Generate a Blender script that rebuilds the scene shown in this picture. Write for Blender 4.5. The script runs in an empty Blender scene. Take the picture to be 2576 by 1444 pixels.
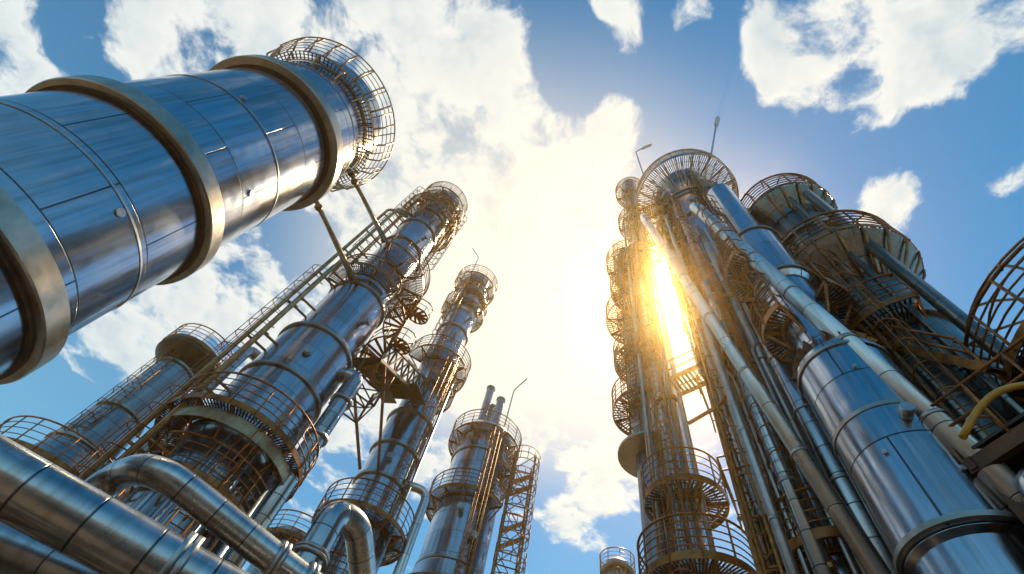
import bpy, math, random
from mathutils import Vector, Matrix
random.seed(7)
sc=bpy.context.scene
R=math.radians
# ---------------------------------------------------------------- camera
cam=bpy.data.cameras.new("camera"); co=bpy.data.objects.new("camera",cam); sc.collection.objects.link(co)
co.location=(0,0,1.6); co.rotation_euler=(R(152.094),R(-8.92),R(-16.318))
cam.sensor_width=36; cam.lens=17.47; cam.clip_end=20000; cam.clip_start=0.05
sc.camera=co
sc.view_settings.view_transform='Standard'; sc.view_settings.look='None'; sc.view_settings.exposure=0
# ---------------------------------------------------------------- sun
s_az,s_el=R(37.0),math.atan(1.73)
sd=Vector((math.sin(s_az)*math.cos(s_el),math.cos(s_az)*math.cos(s_el),math.sin(s_el)))
sl=bpy.data.lights.new("sun",'SUN'); sl.energy=5; sl.angle=R(0.53); sl.color=(1,.78,.46)
so=bpy.data.objects.new("sun",sl); sc.collection.objects.link(so)
so.rotation_euler=sd.to_track_quat('Z','Y').to_euler(); so.location=sd*200
# ---------------------------------------------------------------- world
w=bpy.data.worlds.new("World"); sc.world=w; w.use_nodes=True
def world():
    nt=w.node_tree; N=nt.nodes; L=nt.links; bg=N["Background"]
    s=N.new("ShaderNodeTexSky"); s.sky_type='NISHITA'; s.sun_disc=False
    s.sun_elevation=s_el; s.sun_rotation=s_az
    s.air_density=1.0; s.dust_density=0.25; s.ozone_density=2.6
    def put(i,v):
        if isinstance(v,(int,float)): i.default_value=v
        elif isinstance(v,(tuple,list,Vector)): i.default_value=tuple(v)
        else: L.new(v,i)
    def m(op,a,b=0.0,c=None,clamp=False):
        n=N.new("ShaderNodeMath"); n.operation=op; n.use_clamp=clamp
        put(n.inputs[0],a); put(n.inputs[1],b)
        if c is not None: put(n.inputs[2],c)
        return n.outputs[0]
    def vm(op,a,b=None,s_=None):
        n=N.new("ShaderNodeVectorMath"); n.operation=op
        put(n.inputs[0],a)
        if b is not None: put(n.inputs[1],b)
        if s_ is not None: put(n.inputs[3],s_)
        return n.outputs[1] if op in('DISTANCE','DOT_PRODUCT','LENGTH') else n.outputs[0]
    def mrange(v,a,b,c,d_):
        mr=N.new("ShaderNodeMapRange"); mr.interpolation_type='SMOOTHSTEP'; L.new(v,mr.inputs[0])
        for i,q in enumerate((a,b,c,d_)): mr.inputs[i+1].default_value=q
        return mr.outputs[0]
    tc=N.new("ShaderNodeTexCoord"); d=tc.outputs['Generated']
    sp=N.new("ShaderNodeSeparateXYZ"); L.new(d,sp.inputs[0])
    z=m('MAXIMUM',sp.outputs[2],0.1)
    cb=N.new("ShaderNodeCombineXYZ"); put(cb.inputs[0],m('DIVIDE',sp.outputs[0],z)); put(cb.inputs[1],m('DIVIDE',sp.outputs[1],z))
    P=cb.outputs[0]
    def noise(v,scale,det=8,rough=0.6,dist=0.0):
        n=N.new("ShaderNodeTexNoise"); put(n.inputs['Vector'],v); n.inputs['Scale'].default_value=scale
        n.inputs['Detail'].default_value=det; n.inputs['Roughness'].default_value=rough; n.inputs['Distortion'].default_value=dist
        return n
    wn=noise(P,5.0,2).outputs['Color']
    P2=vm('ADD',P,vm('SCALE',vm('SUBTRACT',wn,(0.5,0.5,0.5)),s_=0.1))
    blobs=[(-.385,.177,.22,1.1),(-.628,.184,.22,1.1),(-.24,.287,.14,.9),(.038,.002,.05,1.1),(.43,-.11,.13,1.15),(.54,-.17,.15,1.1),(.29,-.034,.05,1),
     (.636,.132,.055,1.3),(.78,.03,.05,1.3),(-.117,.153,.08,1.1),(.093,.139,.05,1),(-1.18,.42,.16,1),(.01,.553,.24,1.1),(-.29,.495,.17,1),
     (-.717,.882,.32,1),(-1.02,1.126,.28,1),(.424,1.014,.12,1.4),(.345,1.257,.10,1.2),(.054,.273,.12,.9),(-.28,1.25,.3,.6),(.35,.03,.06,.8),(-.06,.867,.25,.7),(-.82,.24,.17,1),(.15,-.06,.03,1)]
    holes=[(.19,.05,.11,.9),(.33,.10,.12,1.0),(-1.0,.31,.08,1),(-1.27,1.51,.4,.9),(-.02,.13,.05,.9),(.66,-.01,.09,1.1),(-.525,.62,.07,.9),(-.055,.06,.06,1),(-.39,.45,.05,.7),(-.114,.279,.06,1),(.86,.15,.15,.8)]
    acc=None
    for sg,lst in((1,blobs),(-1,holes)):
        for b in lst:
            o=mrange(vm('DISTANCE',P2,(b[0],b[1],0)),0,b[2]*2,b[3]*sg,0)
            acc=o if acc is None else m('ADD',acc,o)
    acc=m('MINIMUM',acc,0.85)
    n1=noise(P2,5.4,10,.62,0).outputs[0]
    dens=m('MULTIPLY_ADD',acc,0.24,n1)
    P3=vm('ADD',P2,vm('SCALE',vm('NORMALIZE',vm('SUBTRACT',(sd.x/sd.z,sd.y/sd.z,0),P)),s_=0.03))
    n2=noise(P3,5.4,4,.6,0).outputs[0]
    cov=mrange(dens,.57,.70,0,1)
    lit=m('ADD',m('MULTIPLY',m('SUBTRACT',n1,n2),3.4),0.85,clamp=True)
    thick=m('MULTIPLY',m('SUBTRACT',dens,0.70),2.0,clamp=True)
    lit=m('SUBTRACT',lit,thick,clamp=True)
    def mix(f,a,b,bt='MIX'):
        n=N.new("ShaderNodeMix"); n.data_type='RGBA'; n.blend_type=bt
        put(n.inputs[0],f); put(n.inputs[6],a); put(n.inputs[7],b); return n.outputs[2]
    cl=mix(lit,(4.8,6.1,6.9,1),(9.8,9.6,8.9,1))
    ang=m('ARCCOSINE',vm('DOT_PRODUCT',vm('NORMALIZE',d),tuple(sd)))
    h1=vm('SCALE',(7.5,5.0,1.6),s_=m('EXPONENT',m('MULTIPLY',ang,-1/0.12)))
    h2=vm('SCALE',(700,430,90),s_=m('EXPONENT',m('MULTIPLY',ang,-1/0.02)))
    halo=vm('ADD',h1,h2)
    hsv=N.new("ShaderNodeHueSaturation"); hsv.inputs['Hue'].default_value=.478; hsv.inputs['Saturation'].default_value=1.72; hsv.inputs['Value'].default_value=1.45; L.new(s.outputs[0],hsv.inputs['Color'])
    sky=mix(mrange(sp.outputs[2],.0,.78,.80,0),hsv.outputs[0],(4.6,7.6,8.8,1))
    c=mix(cov,sky,cl)
    c=mix(mrange(vm('DISTANCE',P,(.02,.64,0)),.12,.74,.92,0),c,(10.4,9.9,8.5,1))
    c=vm('ADD',c,halo)
    L.new(c,bg.inputs[0]); bg.inputs[1].default_value=0.1
world()
# ---------------------------------------------------------------- materials
def newmat(name):
    m=bpy.data.materials.new(name); m.use_nodes=True
    return m,m.node_tree.nodes,m.node_tree.links,m.node_tree.nodes["Principled BSDF"]
def ramp(N,L,src,stops):
    r=N.new("ShaderNodeValToRGB"); L.new(src,r.inputs[0])
    e=r.color_ramp.elements
    while len(e)<len(stops): e.new(.5)
    for i,(p,c) in enumerate(stops):
        e[i].position=p; e[i].color=(c if len(c)==4 else (*c,1))
    return r.outputs[0]
def cladding(name,col,bw,rh,rough=.22,seam=.012,wob=.25,offset=.5,metal=1.0):
    m,N,L,B=newmat(name)
    uv=N.new("ShaderNodeUVMap"); br=N.new("ShaderNodeTexBrick"); L.new(uv.outputs[0],br.inputs[0])
    br.offset=offset; br.inputs['Scale'].default_value=1; br.inputs['Mortar Size'].default_value=seam; br.inputs['Mortar Smooth'].default_value=.3
    br.inputs['Brick Width'].default_value=bw; br.inputs['Row Height'].default_value=rh
    c=Vector(col); br.inputs['Color1'].default_value=(*c,1); br.inputs['Color2'].default_value=(*(c*.76),1); br.inputs['Mortar'].default_value=(*(c*.2),1)
    tc=N.new("ShaderNodeTexCoord")
    n=N.new("ShaderNodeTexNoise"); L.new(tc.outputs['Object'],n.inputs[0]); n.inputs['Scale'].default_value=.8; n.inputs['Detail'].default_value=6; n.inputs['Roughness'].default_value=.65
    st=N.new("ShaderNodeMapping"); L.new(tc.outputs['Object'],st.inputs[0]); st.inputs['Scale'].default_value=(9,9,.35)
    n2=N.new("ShaderNodeTexNoise"); L.new(st.outputs[0],n2.inputs[0]); n2.inputs['Scale'].default_value=1; n2.inputs['Detail'].default_value=5
    dirt=ramp(N,L,n2.outputs[0],[(.36,(.60,.48,.36)),(.56,(1,1,1))])
    mx=N.new("ShaderNodeMix"); mx.data_type='RGBA'; mx.blend_type='MULTIPLY'; mx.inputs[0].default_value=.45
    L.new(br.outputs[0],mx.inputs[6]); L.new(dirt,mx.inputs[7]); L.new(mx.outputs[2],B.inputs['Base Color'])
    B.inputs['Metallic'].default_value=metal
    rr=N.new("ShaderNodeMapRange"); L.new(n.outputs[0],rr.inputs[0]); rr.inputs[1].default_value=.3; rr.inputs[2].default_value=.7; rr.inputs[3].default_value=rough*.75; rr.inputs[4].default_value=rough*1.4
    L.new(rr.outputs[0],B.inputs['Roughness'])
    wv=N.new("ShaderNodeTexNoise"); L.new(tc.outputs['Object'],wv.inputs[0]); wv.inputs['Scale'].default_value=1.1; wv.inputs['Detail'].default_value=1
    b1=N.new("ShaderNodeBump"); b1.inputs['Strength'].default_value=wob; b1.inputs['Distance'].default_value=.12; L.new(wv.outputs[0],b1.inputs['Height'])
    inv=N.new("ShaderNodeMath"); inv.operation='SUBTRACT'; inv.inputs[0].default_value=1; L.new(br.outputs['Fac'],inv.inputs[1])
    b2=N.new("ShaderNodeBump"); b2.inputs['Strength'].default_value=.6; b2.inputs['Distance'].default_value=.02; L.new(inv.outputs[0],b2.inputs['Height']); L.new(b1.outputs[0],b2.inputs['Normal'])
    L.new(b2.outputs[0],B.inputs['Normal'])
    return m
def simple(name,c1,c2,rough=.45,metal=.5,scale=2.5,bump=.1):
    m,N,L,B=newmat(name)
    tc=N.new("ShaderNodeTexCoord"); n=N.new("ShaderNodeTexNoise"); L.new(tc.outputs['Object'],n.inputs[0]); n.inputs['Scale'].default_value=scale; n.inputs['Detail'].default_value=7; n.inputs['Roughness'].default_value=.65
    L.new(ramp(N,L,n.outputs[0],[(.35,c1),(.65,c2)]),B.inputs['Base Color'])
    B.inputs['Metallic'].default_value=metal
    rr=N.new("ShaderNodeMapRange"); L.new(n.outputs[0],rr.inputs[0]); rr.inputs[3].default_value=rough*.6; rr.inputs[4].default_value=rough*1.5; L.new(rr.outputs[0],B.inputs['Roughness'])
    b=N.new("ShaderNodeBump"); b.inputs['Strength'].default_value=bump; b.inputs['Distance'].default_value=.03; L.new(n.outputs[0],b.inputs['Height']); L.new(b.outputs[0],B.inputs['Normal'])
    return m
CLAD_A=cladding("stainless_cladding_large",(.52,.57,.64),3.2,1.9,.17,.022,.15)
CLAD=cladding("stainless_cladding",(.57,.60,.65),2.1,1.25,.20,.016,.14)
CLAD2=cladding("aluminium_cladding_dull",(.44,.47,.50),1.6,.9,.30,.014,.16)
CLAD3=cladding("shade_toned_cladding",(.30,.26,.22),1.6,.9,.30,.014,.16)  # darker, browner cladding copy; the look of shaded sides is in its base colour
PIPE=cladding("insulated_pipe_cladding",(.50,.53,.56),50,.8,.24,.018,.08)
PIPEW=cladding("bright_pipe_cladding",(.76,.75,.73),50,1.6,.3,.016,.06)
STEEL=simple("galvanised_steel",(.36,.36,.37),(.56,.55,.53),.36,.9)
RUST=simple("brown_painted_steel",(.20,.06,.012),(.54,.21,.05),.36,.6,3)
RUSTL=simple("bronze_painted_steel",(.36,.20,.09),(.62,.42,.24),.34,.8,3)
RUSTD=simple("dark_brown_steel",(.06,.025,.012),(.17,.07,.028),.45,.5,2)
TAN=simple("weathered_flange_steel",(.38,.32,.25),(.56,.50,.43),.33,.95,1.5)
YEL=simple("yellow_safety_paint",(.50,.22,.01),(.68,.33,.03),.35,.1,3,.03)
DARK=simple("near_black_steel",(.025,.018,.014),(.08,.05,.035),.5,.4)  # near-black brown base for the far-right shell, soffit and floor plates
GLASS=simple("lamp_lens",(.6,.6,.58),(.8,.8,.78),.2,0)
# ---------------------------------------------------------------- mesh builder
class MB:
    def __init__(s): s.v=[];s.f=[];s.uv=[];s.sm=[]
    def quad(s,idx,uvs=None,smooth=False):
        s.f.append(idx); s.uv.append(uvs or [(0,0)]*len(idx)); s.sm.append(smooth)
    def frame(s,d):
        d=d.normalized(); a=Vector((0,0,1)) if abs(d.z)<.95 else Vector((1,0,0))
        x=d.cross(a).normalized(); y=d.cross(x).normalized(); return x,y
    def sweep(s,pts,r,n=8,closed=False,caps=True,rs=None):
        pts=[Vector(p) for p in pts]; k=len(pts); base=len(s.v)
        tang=[]
        for i in range(k):
            if closed: t=pts[(i+1)%k]-pts[(i-1)%k]
            elif i==0: t=pts[1]-pts[0]
            elif i==k-1: t=pts[-1]-pts[-2]
            else: t=(pts[i+1]-pts[i]).normalized()+(pts[i]-pts[i-1]).normalized()
            tang.append(t.normalized())
        x,y=s.frame(tang[0]); dist=0; ds=[]
        for i in range(k):
            if i>0:
                x=(x-tang[i]*x.dot(tang[i])).normalized(); y=tang[i].cross(x); dist+=(pts[i]-pts[i-1]).length
            else: y=tang[0].cross(x)
            ds.append(dist); rr=rs[i] if rs else r
            for j in range(n):
                a=2*math.pi*j/n; s.v.append(pts[i]+x*math.cos(a)*rr+y*math.sin(a)*rr)
        m=k if closed else k-1
        for i in range(m):
            i2=(i+1)%k; d1=ds[i]; d2=ds[i2] if i2>i else ds[i]+(pts[i2]-pts[i]).length
            for j in range(n):
                j2=(j+1)%n; u1=j/n*6.283*r+.3;u2=(j+1)/n*6.283*r+.3
                s.quad([base+i*n+j,base+i*n+j2,base+i2*n+j2,base+i2*n+j],[(u1,d1),(u2,d1),(u2,d2),(u1,d2)],True)
        if caps and not closed:
            s.quad([base+j for j in range(n)][::-1]); s.quad([base+(k-1)*n+j for j in range(n)])
    def tube(s,a,b,r,n=8): s.sweep([a,b],r,n)
    def path(s,pts,r,bend=.5,n=12,seg=6):
        pts=[Vector(p) for p in pts]; out=[pts[0]]
        for i in range(1,len(pts)-1):
            p=pts[i]; a=(pts[i-1]-p); b=(pts[i+1]-p); bl=min(bend,a.length*.49,b.length*.49)
            p0=p+a.normalized()*bl; p2=p+b.normalized()*bl
            for t in range(seg+1):
                t/=seg; out.append(p0*(1-t)**2+p*2*t*(1-t)+p2*t*t)
        out.append(pts[-1]); s.sweep(out,r,n)
    def lathe(s,prof,n=64,smoothprof=False,c=(0,0)):
        if smoothprof:
            base=len(s.v)
            for (r,z) in prof:
                for j in range(n):
                    a=2*math.pi*j/n; s.v.append(Vector((c[0]+r*math.cos(a),c[1]+r*math.sin(a),z)))
            for i in range(len(prof)-1):
                for j in range(n):
                    j2=(j+1)%n; s.quad([base+i*n+j,base+i*n+j2,base+(i+1)*n+j2,base+(i+1)*n+j],None,True)
            return
        for i in range(len(prof)-1):
            (r0,z0),(r1,z1)=prof[i],prof[i+1]; base=len(s.v)
            for (r,z) in((r0,z0),(r1,z1)):
                for j in range(n):
                    a=2*math.pi*j/n; s.v.append(Vector((c[0]+r*math.cos(a),c[1]+r*math.sin(a),z)))
            rm=max(r0,r1)
            for j in range(n):
                j2=(j+1)%n; u1=j/n*6.2832*rm; u2=(j+1)/n*6.2832*rm
                va,vb=(z0,z1) if abs(z1-z0)>1e-4 else (.3,.3+abs(r1-r0))
                s.quad([base+j,base+j2,base+n+j2,base+n+j],[(u1,va),(u2,va),(u2,vb),(u1,vb)],True)
    def beam(s,a,b,w,h):
        a=Vector(a);b=Vector(b); x,y=s.frame(b-a); base=len(s.v)
        for p in(a,b):
            for i,j in((-1,-1),(1,-1),(1,1),(-1,1)): s.v.append(p+x*i*w/2+y*j*h/2)
        for q in((0,1,5,4),(1,2,6,5),(2,3,7,6),(3,0,4,7),(3,2,1,0),(4,5,6,7)): s.quad([base+t for t in q])
    def arc(s,Rr,z,r,a0=0,a1=360,n=6,step=7.5,c=(0,0)):
        full=abs(a1-a0)>=359.9; k=max(3,int(abs(a1-a0)/step)+(0 if full else 1))
        pts=[]
        for i in range(k):
            a=R(a0+(a1-a0)*i/(k if full else k-1)); pts.append((c[0]+Rr*math.cos(a),c[1]+Rr*math.sin(a),z))
        s.sweep(pts,r,n,closed=full)
    def band(s,Rr,z0,z1,th,a0=0,a1=360,step=6,c=(0,0)):
        full=abs(a1-a0)>=359.9; k=max(3,int(abs(a1-a0)/step)); base=len(s.v); cnt=k if full else k+1
        for i in range(cnt):
            a=R(a0+(a1-a0)*i/k); cx,sx=math.cos(a),math.sin(a)
            for rr,z in((Rr-th,z0),(Rr,z0),(Rr,z1),(Rr-th,z1)): s.v.append(Vector((c[0]+rr*cx,c[1]+rr*sx,z)))
        for i in range(k):
            i2=(i+1)%cnt
            for j in range(4):
                j2=(j+1)%4; s.quad([base+i*4+j,base+i2*4+j,base+i2*4+j2,base+i*4+j2])
        if not full:
            s.quad([base,base+1,base+2,base+3]); e=base+k*4; s.quad([e+3,e+2,e+1,e])
    def obj(s,name,mat,parent=None):
        if not s.v: return None
        me=bpy.data.meshes.new(name); me.from_pydata([tuple(p) for p in s.v],[],s.f)
        me.polygons.foreach_set('use_smooth',s.sm)
        ul=me.uv_layers.new(name="UVMap"); flat=[c for fu in s.uv for q in fu for c in q]; ul.data.foreach_set('uv',flat)
        me.materials.append(mat); me.update()
        o=bpy.data.objects.new(name,me); sc.collection.objects.link(o)
        if parent: o.parent=parent
        return o
class Thing:
    def __init__(s,name,az=None,d=None,loc=None):
        s.e=bpy.data.objects.new(name,None); sc.collection.objects.link(s.e); s.e.empty_display_size=.5
        if az is not None:
            s.e.location=(d*math.sin(R(az)),d*math.cos(R(az)),0); s.e.rotation_euler=(0,0,-R(az))
        elif loc: s.e.location=loc
        s.p={}
    def __call__(s,name,mat):
        if name not in s.p: s.p[name]=(MB(),mat)
        return s.p[name][0]
    def done(s):
        for k,(mb,mat) in s.p.items(): mb.obj(k,mat,s.e)
# ---------------------------------------------------------------- assemblies
def pol(r,a,z,c=(0,0)): return Vector((c[0]+r*math.cos(R(a)),c[1]+r*math.sin(R(a)),z))
def platform(t,Ri,Ro,z,a0=0,a1=360,rail=1.1,nmid=3,slat=.13,tr=.04,brackets=True,c=(0,0),matr=None,drop=.9,flare=0.0):
    rl=t("railings",matr or RUST); dk=t("walkway_gratings",RUSTD); st=t("platform_frames",matr or RUST)
    full=abs(a1-a0)>=359.9; span=abs(a1-a0)
    n=max(6,int(R(span)*Ro/slat))
    for i in range(n+(0 if full else 1)):
        a=a0+(a1-a0)*i/n; dk.beam(pol(Ri,a,z,c),pol(Ro-.03,a,z,c),.05,.03)
    for f in(.3,.65): dk.arc(Ri+(Ro-Ri)*f,z-.03,.018,a0,a1,4,10,c)
    st.band(Ro,z-.14,z+.1,.03,a0,a1,6,c); st.band(Ri+.06,z-.12,z,.05,a0,a1,8,c)
    nb=max(2,int(R(span)*Ro/1.25))
    for i in range(nb+(0 if full else 1)):
        a=a0+(a1-a0)*i/nb
        st.beam(pol(Ri,a,z-.09,c),pol(Ro-.03,a,z-.09,c),.07,.1)
        if brackets: st.beam(pol(Ri-.02,a,z-drop,c),pol(Ri+(Ro-Ri)*.85,a,z-.12,c),.06,.06)
    npst=max(3,int(R(span)*Ro/.85))
    for i in range(npst+(0 if full else 1)):
        a=a0+(a1-a0)*i/npst; rl.tube(pol(Ro,a,z-.1,c),pol(Ro+flare,a,z+rail,c),tr*.8,5)
    if rail>0:
        rl.arc(Ro+flare,z+rail,tr,a0,a1,6,7,c)
        for k in range(nmid): rl.arc(Ro+flare*(k+1)/(nmid+1),z+rail*(k+1)/(nmid+1),tr*.55,a0,a1,5,8,c)
def flange(t,r,z,pr=.12,h=.12,name="flanges",mat=None,bolts=True,n=64):
    f=t(name,mat or TAN); f.lathe([(r-.01,z-h/2),(r+pr,z-h/2),(r+pr,z+h/2),(r-.01,z+h/2)],n)
    if bolts:
        k=int(6.28*r/.28)
        for i in range(k):
            a=360*i/k; f.tube(pol(r+pr*.6,a,z-h/2-.05),pol(r+pr*.6,a,z+h/2+.05),.025,5)
def ladder(t,x,y,z0,z1,ang=-90,wd=.5,cage=True,mat=None,hoop=.9,tr=.035):
    l=t("caged_ladders",mat or RUST); a=R(ang); o=Vector((math.cos(a),math.sin(a),0)); s=Vector((-math.sin(a),math.cos(a),0)); p=Vector((x,y,0))
    for k in(-1,1): l.tube(p+s*k*wd/2+Vector((0,0,z0)),p+s*k*wd/2+Vector((0,0,z1)),tr,5)
    z=z0+.15
    while z<z1: l.tube(p-s*wd/2+Vector((0,0,z)),p+s*wd/2+Vector((0,0,z)),tr*.6,4); z+=.33
    if cage:
        z=z0+2.0
        hs=[]
        while z<z1:
            pts=[]
            for i in range(9):
                b=math.pi*i/8; pts.append(p+s*math.cos(b)*.38+o*math.sin(b)*.7+Vector((0,0,z)))
            l.sweep(pts,tr*.7,4); hs.append(pts); z+=hoop
        if len(hs)>1:
            for i in(0,2,4,6,8): l.tube(hs[0][i],hs[-1][i],tr*.5,4)
    z=z0+1
    while z<z1:
        for k in(-1,1): l.beam(p+s*k*wd/2+Vector((0,0,z)),p+s*k*wd/2-o*.3+Vector((0,0,z)),.04,.04)
        z+=2.4
def mast(t,x,y,z0,z1,w0,w1,bay=1.5,name="lattice_mast",mat=None,leg=.06,br=.035):
    l=t(name,mat or RUST); n=max(1,int((z1-z0)/bay))
    def cor(k,i):
        f=i/n; ww=w0+(w1-w0)*f; sx,sy=((-1,-1),(1,-1),(1,1),(-1,1))[k%4]
        return Vector((x+sx*ww/2,y+sy*ww/2,z0+(z1-z0)*f))
    for k in range(4):
        l.beam(cor(k,0),cor(k,n),leg*2,leg*2)
        for i in range(n):
            l.beam(cor(k,i),cor(k+1,i),br*2,br*2)
            l.beam(cor(k,i),cor(k+1,i+1),br*1.6,br*1.6)
            if (i+k)%2==0: l.beam(cor(k+1,i),cor(k,i+1),br*1.6,br*1.6)
def spiral(t,x,y,z0,z1,r,turns,mat=None,pole=True):
    l=t("spiral_stair",mat or RUST); n=int((z1-z0)/.2)
    if pole: l.tube((x,y,z0),(x,y,z1+1),.09,8)
    out=[];low=[]
    for i in range(n+1):
        a=360*turns*i/n; z=z0+(z1-z0)*i/n
        l.beam(pol(.05,a,z,(x,y)),pol(r,a,z,(x,y)),.15,.04)
        out.append(pol(r,a,z+1.0,(x,y))); low.append(pol(r,a,z,(x,y)))
        if i%2==0: l.tube(pol(r,a,z,(x,y)),pol(r,a,z+1.0,(x,y)),.022,4)
    l.sweep(out,.035,5); l.sweep(low,.05,5); l.sweep([p-Vector((0,0,.5)) for p in out],.02,4)
def dome(t,r,z,h,name="shell",mat=None,n=48,c=(0,0)):
    t(name,mat or CLAD).lathe([(r*math.cos(R(a)),z+h*math.sin(R(a))) for a in range(0,91,10)][:-1]+[(0.01,z+h)],n,True,c)
def nozzle(t,r,a,z,L=.35,nr=.16,mat=None):
    q=t("nozzles",mat or STEEL); q.tube(pol(r-.05,a,z),pol(r+L,a,z),nr,14); q.tube(pol(r+L,a,z),pol(r+L+.07,a,z),nr*1.6,16); q.tube(pol(r+L+.071,a,z),pol(r+L+.12,a,z),nr*1.35,16)
def riser(t,pts,r,name="risers",mat=None,bend=.5,n=14): t(name,mat or PIPE).path(pts,r,bend,n)

# ================================================================= exhaust stack (left, near)
A=Thing("exhaust_stack",-56.2,14)
rA=2.74
A("shell",CLAD_A).lathe([(rA,0),(rA,26.4),(rA-.12,26.4),(rA-.12,20)],128)
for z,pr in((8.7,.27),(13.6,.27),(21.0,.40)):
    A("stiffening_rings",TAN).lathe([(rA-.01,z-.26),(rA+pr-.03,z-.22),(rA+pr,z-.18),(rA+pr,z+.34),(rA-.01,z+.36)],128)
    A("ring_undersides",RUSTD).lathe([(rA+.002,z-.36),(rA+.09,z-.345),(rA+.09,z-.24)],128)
platform(A,rA+.02,3.15,24.6,0,360,1.35,4,.2,.035,drop=.7,flare=.5,matr=RUSTL)
for i in range(26):
    a=360*i/26; A("railings",RUSTL).sweep([pol(3.15,a,24.5),pol(3.5,a,25.0),pol(3.65,a,25.95)],.045,6)
for z in(4.2,11.2,17.2,23.3): flange(A,rA,z,.02,.06,"seam_bands",STEEL,False,96)
for a,z in((-80,11),(-120,17.5),(-95,6.8),(-60,15.6)): A("inspection_hatches",STEEL).tube(pol(rA-.02,a,z),pol(rA+.05,a,z),.11,16)
A.done()
S=Thing("tie_strut_pipes",loc=(0,0,0))
for a,b in(((-9.55,9.75,21.2),(-8.2,14.9,23.5)),((-9.2,10.0,20.9),(-7.7,14.9,23.2)),((-9.5,9.6,24.7),(-8.5,15.0,28.8)),((-9.15,9.85,24.4),(-8.05,15.0,28.5))):
    S("struts",RUSTL).tube(a,b,.1,10)
    for p,q in((a,b),(b,a)):
        p=Vector(p);q=Vector(q);d=(q-p).normalized(); S("strut_collars",RUST).tube(p+d*.05,p+d*.2,.17,10)
S.done()
# ================================================================= tall column B
B=Thing("distillation_column",-25.1,18)
B("shell",CLAD).lathe([(1.45,0),(1.45,12.0),(1.72,12.8),(1.72,18.8),(1.52,19.2),(1.52,23.2),(1.36,23.4),(1.36,36),(1.2,36.6),(1.2,41.0),(1.0,41.3),(.4,41.4),(0.01,41.4)],72)
for r,z in((1.72,18.7),(1.52,23.2),(1.36,30),(1.45,10),(1.72,15.8),(1.36,33.2)): flange(B,r,z,.1,.14,bolts=False)
platform(B,1.22,1.95,39.4,0,360,1.3,3); platform(B,1.38,2.2,35.6,-200,60,1.2,3)
platform(B,1.38,1.9,37.4,-150,40,1.0,2)
platform(B,1.38,2.7,26.6,-110,70,1.2,3); platform(B,1.5,2.2,24.2,-190,-60,1.1,3)
platform(B,1.74,2.7,12.7,0,360,1.2,3,drop=1.2); platform(B,1.47,2.2,10.4,-150,60,1.1,3)
B("platform_skirts",RUSTL).band(2.45,12.0,12.45,.04,0,360)
ladder(B,-2.35,-.4,5,24,180); ladder(B,-1.75,-.5,24.6,39,200)
for x,y in((-2.65,-.5),(-2.2,-1.0)):
    B("riser_pipes",RUSTL).path([(x,y,2),(x,y,33.0),(x*.55,y*.6,34.2)],.1,.5,10)
for z in range(5,33,3): B("pipe_brackets",RUST).beam((-1.3,-.3,z),(-2.7,-.5,z),.08,.08); B("pipe_brackets",RUST).beam((-1.3,-.9,z+.1),(-2.3,-1.05,z+.1),.08,.08)
riser(B,[(1.3,-.7,18.0),(2.1,-1.0,18.2),(2.1,-1.0,0)],.36,"overhead_line",PIPE,.75,18)
for z in(16.6,14.5,9): B("line_flanges",STEEL).tube((2.1,-1.0,z-.07),(2.1,-1.0,z+.07),.46,20)
riser(B,[(1.6,-1.3,12),(1.7,-1.5,0)],.22,"risers",PIPE)
spiral(B,2.65,-.2,19.5,27,1.05,2.4,RUST)
mast(B,2.65,-.2,17.5,19.5,1.5,1.5,1.0,"stair_support",RUSTD,.05,.03)
ladder(B,1.5,-1.0,27.4,39,-30); ladder(B,.2,-1.9,0,12.9,-90)
for a,z in((-60,21),(-100,17),(-75,31),(-110,25.6),(-85,34),(-40,15)): nozzle(B,1.5,a,z,.3,.12)
for a in range(-170,0,34): B("conduits",STEEL).tube(pol(1.8,a,0),pol(1.8,a,12.2),.05,6)
B.done()
# ================================================================= column C
C=Thing("distillation_column",-7.8,24)
C("shell",CLAD).lathe([(1.35,0),(1.35,23.3),(1.18,23.5),(1.18,36),(1.3,36.2),(1.3,40.6),(1.05,41),(1.05,43),(.8,43.3),(0.01,43.4)],64)
for r,z in((1.35,23.4),(1.35,18.6),(1.18,33.5),(1.35,20.8)): flange(C,r,z,.12,.16,bolts=False)
platform(C,1.1,1.95,41.3,0,360,1.4,3); platform(C,1.3,1.85,36.8,0,360,1.3,3); platform(C,1.3,1.6,39,-120,60,1.2,2)
platform(C,1.2,2.25,29.0,-170,60,1.3,3); platform(C,1.2,1.9,26.6,-100,60,1.2,3)
platform(C,1.37,2.35,16.0,0,360,1.3,3,drop=1.2); platform(C,1.37,2.0,12.6,-160,60,1.1,3)
riser(C,[(1.0,-.8,18.9),(2.4,-.8,19.1),(2.4,-.8,0)],.24,"overhead_line",PIPEW,.7,16)
ladder(C,-.6,-1.6,0,16,-110); ladder(C,.7,-1.5,16.2,29,-60); ladder(C,-.9,-1.2,29,41,-130)
riser(C,[(-1.0,-1.4,0),(-1.0,-1.4,15.7)],.12,"risers",STEEL); riser(C,[(1.4,-.9,0),(1.4,-.9,28)],.09,"small_risers",STEEL)
for a,z in((-70,21.6),(-110,25),(-85,32),(-60,35),(-100,19.6)): nozzle(C,1.3,a,z,.25,.12)
C("sampling_davit",STEEL).path([(-.9,-.5,43),(-1.0,-.6,46.5),(-2.0,-.8,47.4)],.05,.3,6)
C.done()
T=Thing("truss_gangway",loc=(0,0,0))
p0=Vector((-5.9,17.1,20.4)); p1=Vector((-3.9,22.6,24.4)); dv=(p1-p0); sidev=dv.cross(Vector((0,0,1))).normalized(); up=Vector((0,0,1))
n=7
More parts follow.
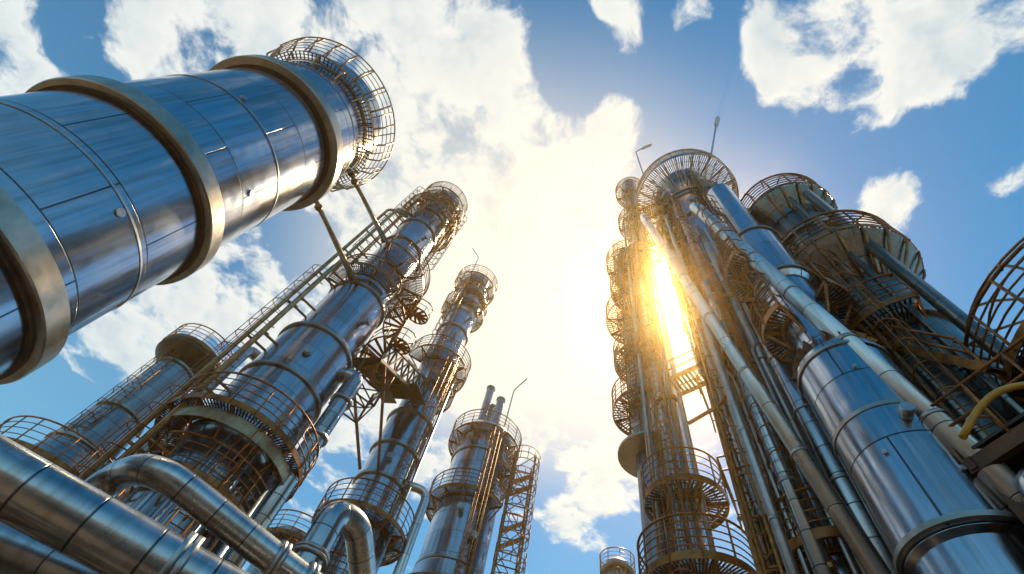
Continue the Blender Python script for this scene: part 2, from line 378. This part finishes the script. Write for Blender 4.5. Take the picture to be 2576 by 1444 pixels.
for k in(-1,1):
    for h in(0,1.5): T("chords",RUSTD).beam(p0+sidev*k*.9+up*h,p1+sidev*k*.9+up*h,.14,.16)
    for i in range(n+1):
        a=p0+dv*i/n+sidev*k*.9; T("web_members",RUSTD).beam(a,a+up*1.5,.1,.1)
        if i<n:
            b=p0+dv*(i+1)/n+sidev*k*.9; T("web_members",RUSTD).beam(a,b+up*1.5,.08,.08); T("web_members",RUSTD).beam(b,a+up*1.5,.08,.08)
for i in range(36):
    a=p0+dv*i/35; T("treads",RUSTD).beam(a-sidev*.9,a+sidev*.9,.16,.05)
for i in range(n):
    a=p0+dv*i/n; b=p0+dv*(i+1)/n; T("under_bracing",RUSTD).beam(a-sidev*.9-up*.08,b+sidev*.9-up*.08,.1,.1)
for k in(-1,1): T("support_legs",RUST).beam(p0+sidev*k*.9+dv*.1,Vector((-4.0,22.4,18.5))+sidev*k*.5,.12,.12)
for k in(-1,1):
    T("gusset_plates",RUSTD).beam(p0+sidev*k*.93+dv*.6+up*.2,p0+sidev*k*.93+dv*.97-up*.6,.9,.04)
T.done()
# ================================================================= column D
D=Thing("distillation_column",3.65,27)
D("shell",CLAD).lathe([(1.95,0),(1.95,17),(1.84,17.2),(1.84,27.2),(1.7,27.6),(1.2,27.9),(0.01,28.1)],72)
for r,z in((1.84,17.2),(1.84,24.9),(1.95,12)): flange(D,r,z,.09,.15,bolts=False)
platform(D,1.86,2.5,26.4,0,360,1.3,3,drop=1.1); platform(D,1.86,2.55,21.2,-220,-40,1.2,3)
platform(D,1.86,2.5,24.0,-60,40,1.2,3); platform(D,1.97,2.7,14.5,-190,20,1.2,3)
for x,y,h in((-.7,-.3,32.3),(-.2,.2,30.8),(.3,-.6,31.0)): D("vent_stubs",CLAD2).lathe([(.3,27.7),(.3,h),(.36,h),(.36,h+.15),(.24,h+.15),(.24,h-.5)],20,False,(x,y))
D("crane_davit",STEEL).path([(1.0,-.8,27),(1.1,-.8,32.4),(1.9,-1.3,33.6)],.06,.3,6)
ladder(D,.6,-2.1,0,26.5,-80,.6)
D("access_column",CLAD2).beam((1.1,-1.75,0),(1.1,-1.75,26),.5,.25)
mast(D,2.9,-.6,0,26.0,1.3,1.3,1.6,"stair_tower",RUST,.05,.03)
for i in range(1,15):
    z=i*1.8
    D("stair_tower",RUST).beam((2.3,-1.2 if i%2 else 0,z-.9),(3.5,-1.2 if i%2 else 0,z),.5,.05)
    for q in(0,.55,1.1): D("stair_rails",RUST).arc(1.05,z+q,.03,-140,50,5,14,(2.9,-.6))
    for a in range(-140,51,27): D("stair_rails",RUST).tube(pol(1.05,a,z,(2.9,-.6)),pol(1.05,a,z+1.1,(2.9,-.6)),.025,4)
for a,z in((-100,20),(-120,25.6),(-70,18.6),(-95,13)): nozzle(D,1.86,a,z,.3,.14)
D.done()
# ================================================================= column E far left
E=Thing("storage_column",-35.6,30)
E("shell",CLAD2).lathe([(2.1,0),(2.1,12.5),(1.5,15.2),(1.25,17.8),(1.15,18.2),(1.1,24),(.9,24.3),(0.01,24.4)],64)
for r,z in((1.2,18.1),(1.12,22),(1.45,15.6)): flange(E,r,z,.12,.15,bolts=False)
platform(E,1.12,2.0,23.3,0,360,1.2,3); E("platform_skirts",RUSTD).lathe([(1.1,22.1),(1.98,22.9),(1.98,23.2)],48)
platform(E,2.0,3.1,13.6,0,360,1.3,3,drop=1.3)
riser(E,[(1.8,-.6,0),(1.8,-.6,26.4),(3.0,-.6,26.4),(3.0,-.6,0)],.4,"overhead_line",PIPE,.9,16)
ladder(E,-.9,-1.1,13.7,23,-120)
E.done()
for az,d,z,r in((-13.8,30,17.0,1.9),(23,35,24.3,1.25),(-4,36,15,1.6)):
    q=Thing("storage_column",az,d); q("shell",CLAD2).lathe([(r*.72,0),(r*.72,z+.6),(r*.5,z+.9),(0.01,z+1)],40); platform(q,r*.74,r,z,0,360,1.2,3); ladder(q,0,-r*.95,0,z); q.done()
# ================================================================= foreground pipework
def pipe_obj(name,pts,r,mat,bend,flz=()):
    t=Thing(name,loc=(0,0,0)); t("pipe_run",mat).path(pts,r,bend,36,14)
    for p,dn in flz:
        p=Vector(p);dn=Vector(dn).normalized(); t("pipe_flanges",STEEL).tube(p-dn*.1,p-dn*.01,r*1.28,32); t("pipe_flanges",STEEL).tube(p+dn*.01,p+dn*.1,r*1.28,32)
    t.done()
pipe_obj("insulated_pipe",[(-9.3,4.95,4.83),(-2.71,7.48,4.83),(.8,8.8,4.83),(.8,8.8,0)],.36,PIPE,.9,[((-3.0,7.37,4.83),(.93,.36,0))])
pipe_obj("insulated_pipe",[(-11,7.2,4.8),(-3.0,8.5,4.8),(-1.5,8.9,4.8),(-1.5,8.9,0)],.28,CLAD2,.8)
pipe_obj("insulated_pipe",[(-6.9,11.0,0),(-6.9,11.0,7.75),(-5.7,9.9,7.6),(-2.45,11.5,7.28),(.2,12.8,7.1),(.2,12.8,0)],.31,PIPE,.9,[((-2.9,11.28,7.32),(.9,.43,0)),((-2.2,11.6,7.26),(.9,.43,0))])
pipe_obj("insulated_pipe",[(-13,8.8,6.3),(-8.6,11,6.3),(-7.9,13,6.3),(-6.4,14.5,6.3),(-5.8,14.6,0)],.42,CLAD2,.9)
pipe_obj("insulated_duct",[(-2.9,13.6,0),(-2.75,13.7,10.3),(-2.1,14.3,10.5),(-1.25,16.2,9.7),(-1.25,16.2,0)],.40,PIPE,.8,[((-2.78,13.7,8.9),(0,0,1))])
pipe_obj("process_pipe",[(-12,9.5,3.9),(-6,10.6,3.9),(0,11.6,3.9)],.25,CLAD2,.8)
PR=Thing("pipe_rack",loc=(0,0,0))
for i in range(6):
    x=-10+i*2.0; y=6.4+i*.75
    PR("rack_frames",RUSTD).beam((x,y,0),(x,y,4.35),.22,.22); PR("rack_frames",RUSTD).beam((x-1.2,y+3.2,0),(x-1.2,y+3.2,4.35),.22,.22); PR("rack_frames",RUSTD).beam((x+.2,y-.5,4.28),(x-1.4,y+3.7,4.28),.2,.2)
for k in range(26):
    PR("rack_grating",RUSTD).beam((-12+k*.3,9.9+k*.1,4.2),(-11.2+k*.3,7.6+k*.1,4.2),.05,.04)
PR.done()
# ================================================================= right-hand complex
M=Thing("fractionating_tower",48.2,14)
M("shell",CLAD).lathe([(1.75,0),(1.75,27),(1.85,27.3),(1.85,36.2),(2.05,36.5),(2.05,41.0),(1.6,42.0),(.6,42.4),(0.01,42.5)],80)
for r,z in((1.75,20),(1.75,26),(1.85,32.3),(1.95,36.4)): flange(M,r,z,.14,.2)
platform(M,2.08,3.6,39.4,0,360,1.5,4,.16,.05,drop=1.8,matr=RUSTL)
M("platform_fascia",TAN).band(3.67,39.15,39.55,.04,0,360); M("platform_fascia",TAN).band(3.65,40.75,40.92,.08,0,360)
platform(M,1.88,2.7,34.6,-60,60,1.3,3,drop=1.3); platform(M,1.87,2.6,29.6,-60,80,1.3,3,drop=1.3)
platform(M,1.77,2.4,25.0,-200,-140,1.3,3); platform(M,1.88,2.6,32.5,-210,-140,1.3,3)
for i in range(34):
    a=360*i/34; M("crown_ribs",RUSTL).beam(pol(2.05,a,37.4),pol(3.5,a,39.2),.07,.09)
for x,z0,z1,an in((-1.5,0,24.5,-120),(.9,25,39,-80)): ladder(M,x,-1.85,z0,z1,an,.55)
M("lamp_posts",STEEL).path([(-1.9,-3.1,39.4),(-2.0,-3.2,48.2),(-1.2,-2.9,49.4)],.06,.2,6); M("lamp_posts",STEEL).path([(2.8,-2.3,39.4),(4.6,-2.8,45.2)],.07,.2,6)
M("lamp_heads",GLASS).beam((4.45,-2.75,44.8),(5.0,-2.9,46.2),.34,.18); M("lamp_heads",GLASS).beam((-1.4,-2.95,49.2),(-.6,-2.7,49.9),.24,.16)
for x,y,r in((-2.0,-1.2,.14),(-1.5,-1.9,.1),(1.4,-1.8,.16),(2.1,-1.1,.12)): riser(M,[(x,y,0),(x,y,35+x),(x*.6,y*.6,36.2+x)],r,"risers",STEEL,.5,10)
for a,z in((-60,22),(-100,28),(-80,33.6),(-120,37.5),(-50,37.5)): nozzle(M,1.8,a,z,.4,.2)
M.done()
N_=Thing("stripper_column",57,10)
N_("shell",CLAD_A).lathe([(.88,0),(.88,7.5),(1.02,7.6),(1.02,12.6),(.72,13.2),(.72,16.6),(.84,16.8),(.84,20.6),(.6,21),(.6,27),(.3,27.3),(0.01,27.4)],80)
for r,z,p in((1.02,7.7,.06),(1.02,12.4,.04),(.84,16.9,.08),(.84,20.4,.06),(1.02,10.3,.02)): flange(N_,r,z,p,.1,"flanges",TAN,p>.07)
platform(N_,.74,1.3,14.6,-200,-105,1.1,3); platform(N_,.86,1.5,18.4,-200,-110,1.1,3); platform(N_,.74,1.3,15.2,-40,60,1.1,3)
for a,z in((-100,9.2),(-75,11.5),(-50,8.6),(-120,6)): N_("rivet_plugs",STEEL).tube(pol(1.0,a,z),pol(1.07,a,z),.05,14)
N_("relief_valve",STEEL).tube(pol(.95,-62,9.9),pol(1.25,-62,9.9),.12,20)
for i in range(22):
    a=360*i/22; N_("hood_gussets",RUST).beam(pol(.72,a,13.3),pol(1.0,a,12.7),.03,.2)
ladder(N_,-.55,-.8,14.7,25,-120,.45)
N_.done()
def wp(name,pts,r,mat,clamps=8):
    t=Thing(name,loc=(0,0,0)); t("pipe",mat).path(pts,r,.6,28,8)
    a=Vector(pts[0]);b=Vector(pts[-1] if len(pts)==2 else pts[1]); d=(b-a).normalized()
    for i in range(clamps):
        p=a+(b-a)*(i+.5)/clamps; t("clamps",STEEL).tube(p-d*.04,p+d*.04,r*1.12,24)
    t.done()
wp("transfer_line_pipe",[(9.04,6.43,0),(5.58,8.1,28.4),(6.0,8.6,29.5)],.20,PIPEW,9)
wp("transfer_line_pipe",[(9.2,3.5,0),(6.9,5.86,25.2),(7.6,6.5,26.4)],.24,PIPEW,9)
for x,y,r,z,mt in((7.9,8.0,.2,22,PIPE),(8.5,7.6,.14,26,STEEL),(9.0,8.2,.24,30,CLAD3),(7.4,8.3,.12,20,STEEL),(9.6,6.8,.2,19,CLAD3),(9.9,5.6,.26,21,CLAD2),(10.3,4.9,.18,17,CLAD3),(8.3,6.9,.26,16,PIPE)):
    wp("process_riser_pipe",[(x,y,0),(x,y,z),(x+.9,y+.6,z+.4)],r,mt,7)
G=Thing("reactor_column",65,12.5)
G("shell",CLAD3).lathe([(1.25,0),(1.25,27),(.9,27.6),(0.01,27.8)],64)
for z in(10,15,22): flange(G,1.25,z,.12,.16)
platform(G,1.27,2.3,19.0,-200,60,1.4,4,.14,.05,drop=1.6); platform(G,1.27,2.0,25.2,-200,70,1.4,4,.14,.05,drop=1.5); platform(G,1.27,2.1,14.6,-190,-60,1.2,3)
for z,rr in((19.0,2.3),(25.2,2.0)):
    for i in range(14):
        a=-200+i*19
        G("soffit_ribs",RUST).sweep([pol(1.27,a,z-1.7),pol(rr*.7,a,z-1.2),pol(rr*.93,a,z-.5),pol(rr,a,z-.1)],.05,5)
    G("soffit_plates",CLAD3).lathe([(1.3,z-1.5),(rr*.68,z-1.05),(rr*.9,z-.42),(rr-.04,z-.16)],48)
    for i in range(9):
        a=-190+i*28
        G("canopy_hoops",RUST).sweep([pol(rr,a,z+1.4),pol(rr*.95,a,z+1.8),pol(rr*.7,a,z+2.1),pol(1.25,a,z+2.2)],.035,5)
ladder(G,0,-1.7,0,19,-90)
for x,y,r in((-1.5,-.9,.14),(1.3,-1.3,.18),(.7,-1.6,.1)): riser(G,[(x,y,0),(x,y,24)],r,"risers",CLAD3)
G.done()
H=Thing("reactor_column",82,13)
H("shell",DARK).lathe([(1.7,0),(1.7,12.4),(1.2,13),(0.01,13.2)],64)
for z in(4,8): flange(H,1.7,z,.1,.14,"flanges",RUST)
platform(H,1.72,3.3,11.2,0,360,1.25,4,.14,.045,drop=1.7)
for i in range(18):
    a=360*i/18
    H("canopy_hoops",RUST).sweep([pol(3.3,a,12.4),pol(3.1,a,12.8),pol(2.5,a,13.1),pol(1.7,a,13.2)],.035,5)
    H("soffit_ribs",RUST).beam(pol(1.72,a,9.5),pol(3.25,a,11.0),.06,.12)
H("canopy_hoops",RUST).arc(3.1,12.8,.03); H("canopy_hoops",RUST).arc(2.5,13.1,.03)
H("soffit_plates",DARK).lathe([(1.72,9.65),(2.6,10.6),(3.27,11.04)],64)
ladder(H,-.6,-2.1,0,10.7,-110,.5)
for x,y,r in((-2.2,-.3,.16),(-2.5,.4,.2)): riser(H,[(x,y,0),(x,y,10)],r,"risers",CLAD3)
H.done()
FR=Thing("steel_equipment_frame",79,11.2)
for x in(-2.6,-.9,1.0,2.8):
    for y in(-2.2,0,2.2): FR("columns",RUSTD).beam((x,y,0),(x,y,8.6),.2,.2)
for z in(3.2,5.9,8.6):
    for y in(-2.3,0,2.3): FR("girders",RUSTD if z>6 else RUSTD).beam((-2.8,y,z),(3.0,y,z),.14,.26)
    for x in(-2.7,-.9,1.0,2.9): FR("girders",RUSTD).beam((x,-2.4,z+.02),(x,2.4,z+.02),.12,.22)
FR("floor_plates",DARK).beam((-2.75,0,8.85),(3.0,0,8.85),4.7,.06)  # solid dark plates added to make the area under the deck read dark
FR("floor_plates",DARK).beam((-2.75,.6,6.15),(3.0,.6,6.15),3.4,.06)
for k in range(9): FR("floor_joists",RUSTD).beam((-2.6+k*.68,-2.3,8.76),(-2.6+k*.68,2.3,8.76),.06,.12)
for a,b in(((-2.6,-2.25,3.2),(-.9,-2.25,5.9)),((-.9,-2.25,5.9),(1.0,-2.25,8.6)),((-2.6,-2.25,5.9),(-.9,-2.25,8.5)),((-2.65,-2.2,5.9),(-2.65,0,8.6)),((-2.65,0,5.9),(-2.65,2.2,8.6))): FR("bracing",RUST).beam(a,b,.09,.1)
for h in(.5,1.05):
    for a,b in(((-2.75,-2.35),(3,-2.35)),((-2.75,-2.35),(-2.75,2.3))): FR("railings",RUST).tube((*a,8.9+h),(*b,8.9+h),.03,6)
for k in range(8): FR("railings",RUST).tube((-2.75+k*.8,-2.35,8.7),(-2.75+k*.8,-2.35,9.95),.028,5)
for k in range(6): FR("railings",RUST).tube((-2.75,-2.35+k*.9,8.7),(-2.75,-2.35+k*.9,9.95),.028,5)
for x,y,r,mt in((-2.2,-2.6,.16,PIPE),(-1.75,-2.75,.07,RUST),(-1.3,-2.6,.2,CLAD3),(-.3,-2.7,.12,CLAD2)): FR("risers_%d"%int(r*100),mt).path([(x,y,0),(x,y,7.9),(x+.3,y+1.5,8.3)],r,.4,16)
FR.done()
Yh=Thing("yellow_handrail",loc=(0,0,0))
Yh("rail_tube",YEL).path([(5.80,2.95,6.9),(6.0,2.75,7.2),(6.2,2.45,7.42),(6.6,2.2,7.5),(8.6,2.0,7.5)],.042,.25,14)
Yh.done()
PL=Thing("access_platform",loc=(0,0,0))
def walk(a,b,wd=.9):
    a=Vector(a);b=Vector(b);d=b-a;s=d.cross(Vector((0,0,1))).normalized();n=int(d.length/.16)
    for k in(-1,1):
        PL("stringers",RUST).beam(a+s*k*wd/2,b+s*k*wd/2,.06,.2)
        for h in(.55,1.1): PL("handrails",RUST).tube(a+s*k*wd/2+Vector((0,0,h)),b+s*k*wd/2+Vector((0,0,h)),.035,5)
        m=int(d.length/.9)
        for i in range(m+1): q=a+d*i/m+s*k*wd/2; PL("handrails",RUST).tube(q,q+Vector((0,0,1.1)),.03,5)
    for i in range(n): q=a+d*i/n; PL("treads",RUSTD).beam(q-s*wd/2,q+s*wd/2,.09,.04)
walk((10.2,3.6,11.2),(10.3,5.2,14.6)); walk((9.8,5.9,14.6),(9.6,7.4,19)); walk((9.6,5.0,19.6),(9.4,7.5,25))
walk((7.4,11.1,18),(8.9,9.0,18)); walk((7.5,11.0,33),(9.2,9.4,34)); walk((7.6,10.8,38),(9.0,9.9,38.6))
PL.done()
J=Thing("slim_absorber_column",28.4,16)
J("shell",CLAD2).lathe([(.62,0),(.62,17.2),(.78,17.3),(.78,37),(.5,37.5),(0.01,37.6)],48)
J("disc_flange",TAN).lathe([(.6,16.9),(1.35,17.0),(1.35,17.12),(.6,17.2)],64)
for z,rr in((19.6,1.5),(23.4,1.35),(27.6,1.7),(31.4,1.4),(35.2,1.6)): platform(J,.8,rr,z,110,280,1.3,3,.16,.035)
for z in(23.4,31.4): J("basket_panels",CLAD2).band(1.3,z+.1,z+.9,.02,150,215)
ladder(J,-.5,-.9,17,37,-120); riser(J,[(.9,-.5,0),(.9,-.5,34)],.1,"risers",STEEL)
J.done()
K=Thing("slim_absorber_column",32.0,14.2)
K("shell",CLAD).lathe([(.45,0),(.45,46),(.6,46.1),(.6,49.5)],40); dome(K,.61,49.5,.6,"shell_cap",CLAD)
platform(K,.5,1.3,13.2,0,360,1.2,3,.16,.035)
for z in(31,38.5,46.4): platform(K,.55,1.3,z,60,340,1.2,3,.16,.035)
platform(K,.5,1.05,21.5,100,270,1.1,3,.16,.035)
platform(K,.52,1.6,10.4,90,340,1.2,4)
ladder(K,-.3,-.75,0,46,-100,.45)
for z in(8,18,26,34,42,48.5): flange(K,.45,z,.1,.12)
for x,y,r in((.5,-.6,.09),(-.9,-.2,.08)): riser(K,[(x,y,0),(x,y,40),(0,0,41)],r,"risers",STEEL)
K.done()
Q=Thing("lattice_pipe_tower",42,13)
mast(Q,0,0,0,40,1.7,1.0,1.35,"lattice_mast",RUST,.055,.03)
for z in range(4,40,4):
    ww=.85-.35*z/42
    Q("landings",RUSTD).beam((-ww,0,z),(ww,0,z),1.1*ww,.05)
    for h in(.5,1.0):
        for k in(-1,1): Q("landing_rails",RUST).tube((-ww-.25,k*(ww+.2),z+h),(ww+.25,k*(ww+.2),z+h),.03,5); Q("landing_rails",RUST).tube((k*(ww+.25),-ww-.2,z+h),(k*(ww+.25),ww+.2,z+h),.03,5)
    for i in(-1,1):
        for k in(-1,1): Q("landing_rails",RUST).tube((i*(ww+.25),k*(ww+.2),z-.1),(i*(ww+.25),k*(ww+.2),z+1),.03,5)
for x,y,r in((.25,-.35,.13),(-.3,-.2,.16),(.05,.35,.1)): riser(Q,[(x,y,0),(x,y,39)],r,"risers",PIPE if r>.1 else RUST)
ladder(Q,.5,-1.0,0,36,-90,.45)
Q.done()
W=Thing("slim_absorber_column",46,12.2)
W("shell",CLAD).lathe([(.55,0),(.55,21),(.45,21.3),(.45,31),(.01,31.6)],40)
for z in(9.5,20): platform(W,.57,1.15,z,-200,-20,1.1,3,.15,.035)
for z in(6,12,16,24): flange(W,.55,z,.1,.12)
ladder(W,-.2,-.8,9.6,30,-90,.45)
W.done()
U=Thing("small_bore_pipework",loc=(0,0,0))
for i in range(36):
    az=random.uniform(39,66); d=random.uniform(10.8,13.8) if az<50 else random.uniform(11,13)
    if i<6: az=random.uniform(29,34); d=random.uniform(13.2,15)
    x=d*math.sin(R(az)); y=d*math.cos(R(az)); z0=random.choice((0,0,0,6,10)); z1=random.uniform(14,32 if az<56 else 20)
    dx=random.choice((-1,1))*random.uniform(.2,.6)
    mt=random.choice(("rust","steel","clad","clad")); r=random.uniform(.03,.1)
    U("pipes_"+mt,{"rust":RUST,"steel":STEEL,"clad":PIPE}[mt]).path([(x,y,z0),(x,y,z1*.6),(x+dx*.6,y-dx*.5,z1*.6+.5),(x+dx*.6,y-dx*.5,z1)],r,.2,7,3)
for i in range(50):
    az=random.uniform(39,64); d=random.uniform(11,13.5); x=d*math.sin(R(az)); y=d*math.cos(R(az)); z=random.uniform(6,33 if az<54 else 20); L_=random.uniform(.4,1.1)
    a=random.uniform(0,6.28); U("support_brackets",RUST).beam((x,y,z),(x+L_*math.cos(a),y+L_*math.sin(a),z),.08,.1)
U.done()
# ---------------------------------------------------------------- ground
gm,N,L,Bs=newmat("concrete_ground"); tc=N.new("ShaderNodeTexCoord"); n=N.new("ShaderNodeTexNoise"); L.new(tc.outputs['Object'],n.inputs[0]); n.inputs['Scale'].default_value=.15; n.inputs['Detail'].default_value=8
L.new(ramp(N,L,n.outputs[0],[(.3,(.07,.05,.035)),(.7,(.17,.13,.095))]),Bs.inputs['Base Color']); Bs.inputs['Roughness'].default_value=.9
g=MB(); g.v=[Vector(p) for p in((-3000,-3000,0),(3000,-3000,0),(3000,3000,0),(-3000,3000,0))]; g.quad([0,1,2,3]); g.obj("ground",gm)
# ---------------------------------------------------------------- thin forward-scattering haze added for the golden glow around the sun
hz=bpy.data.materials.new("sun_glow_haze"); hz.use_nodes=True; nt=hz.node_tree; nt.nodes.clear()
o=nt.nodes.new("ShaderNodeOutputMaterial"); vs=nt.nodes.new("ShaderNodeVolumeScatter"); vs.inputs['Color'].default_value=(1,.66,.24,1); vs.inputs['Density'].default_value=.0026; vs.inputs['Anisotropy'].default_value=.91
nt.links.new(vs.outputs[0],o.inputs['Volume'])
hb=MB(); hb.beam((0,0,-1),(0,0,62),160,160); hb.obj("added_glow_haze",hz)
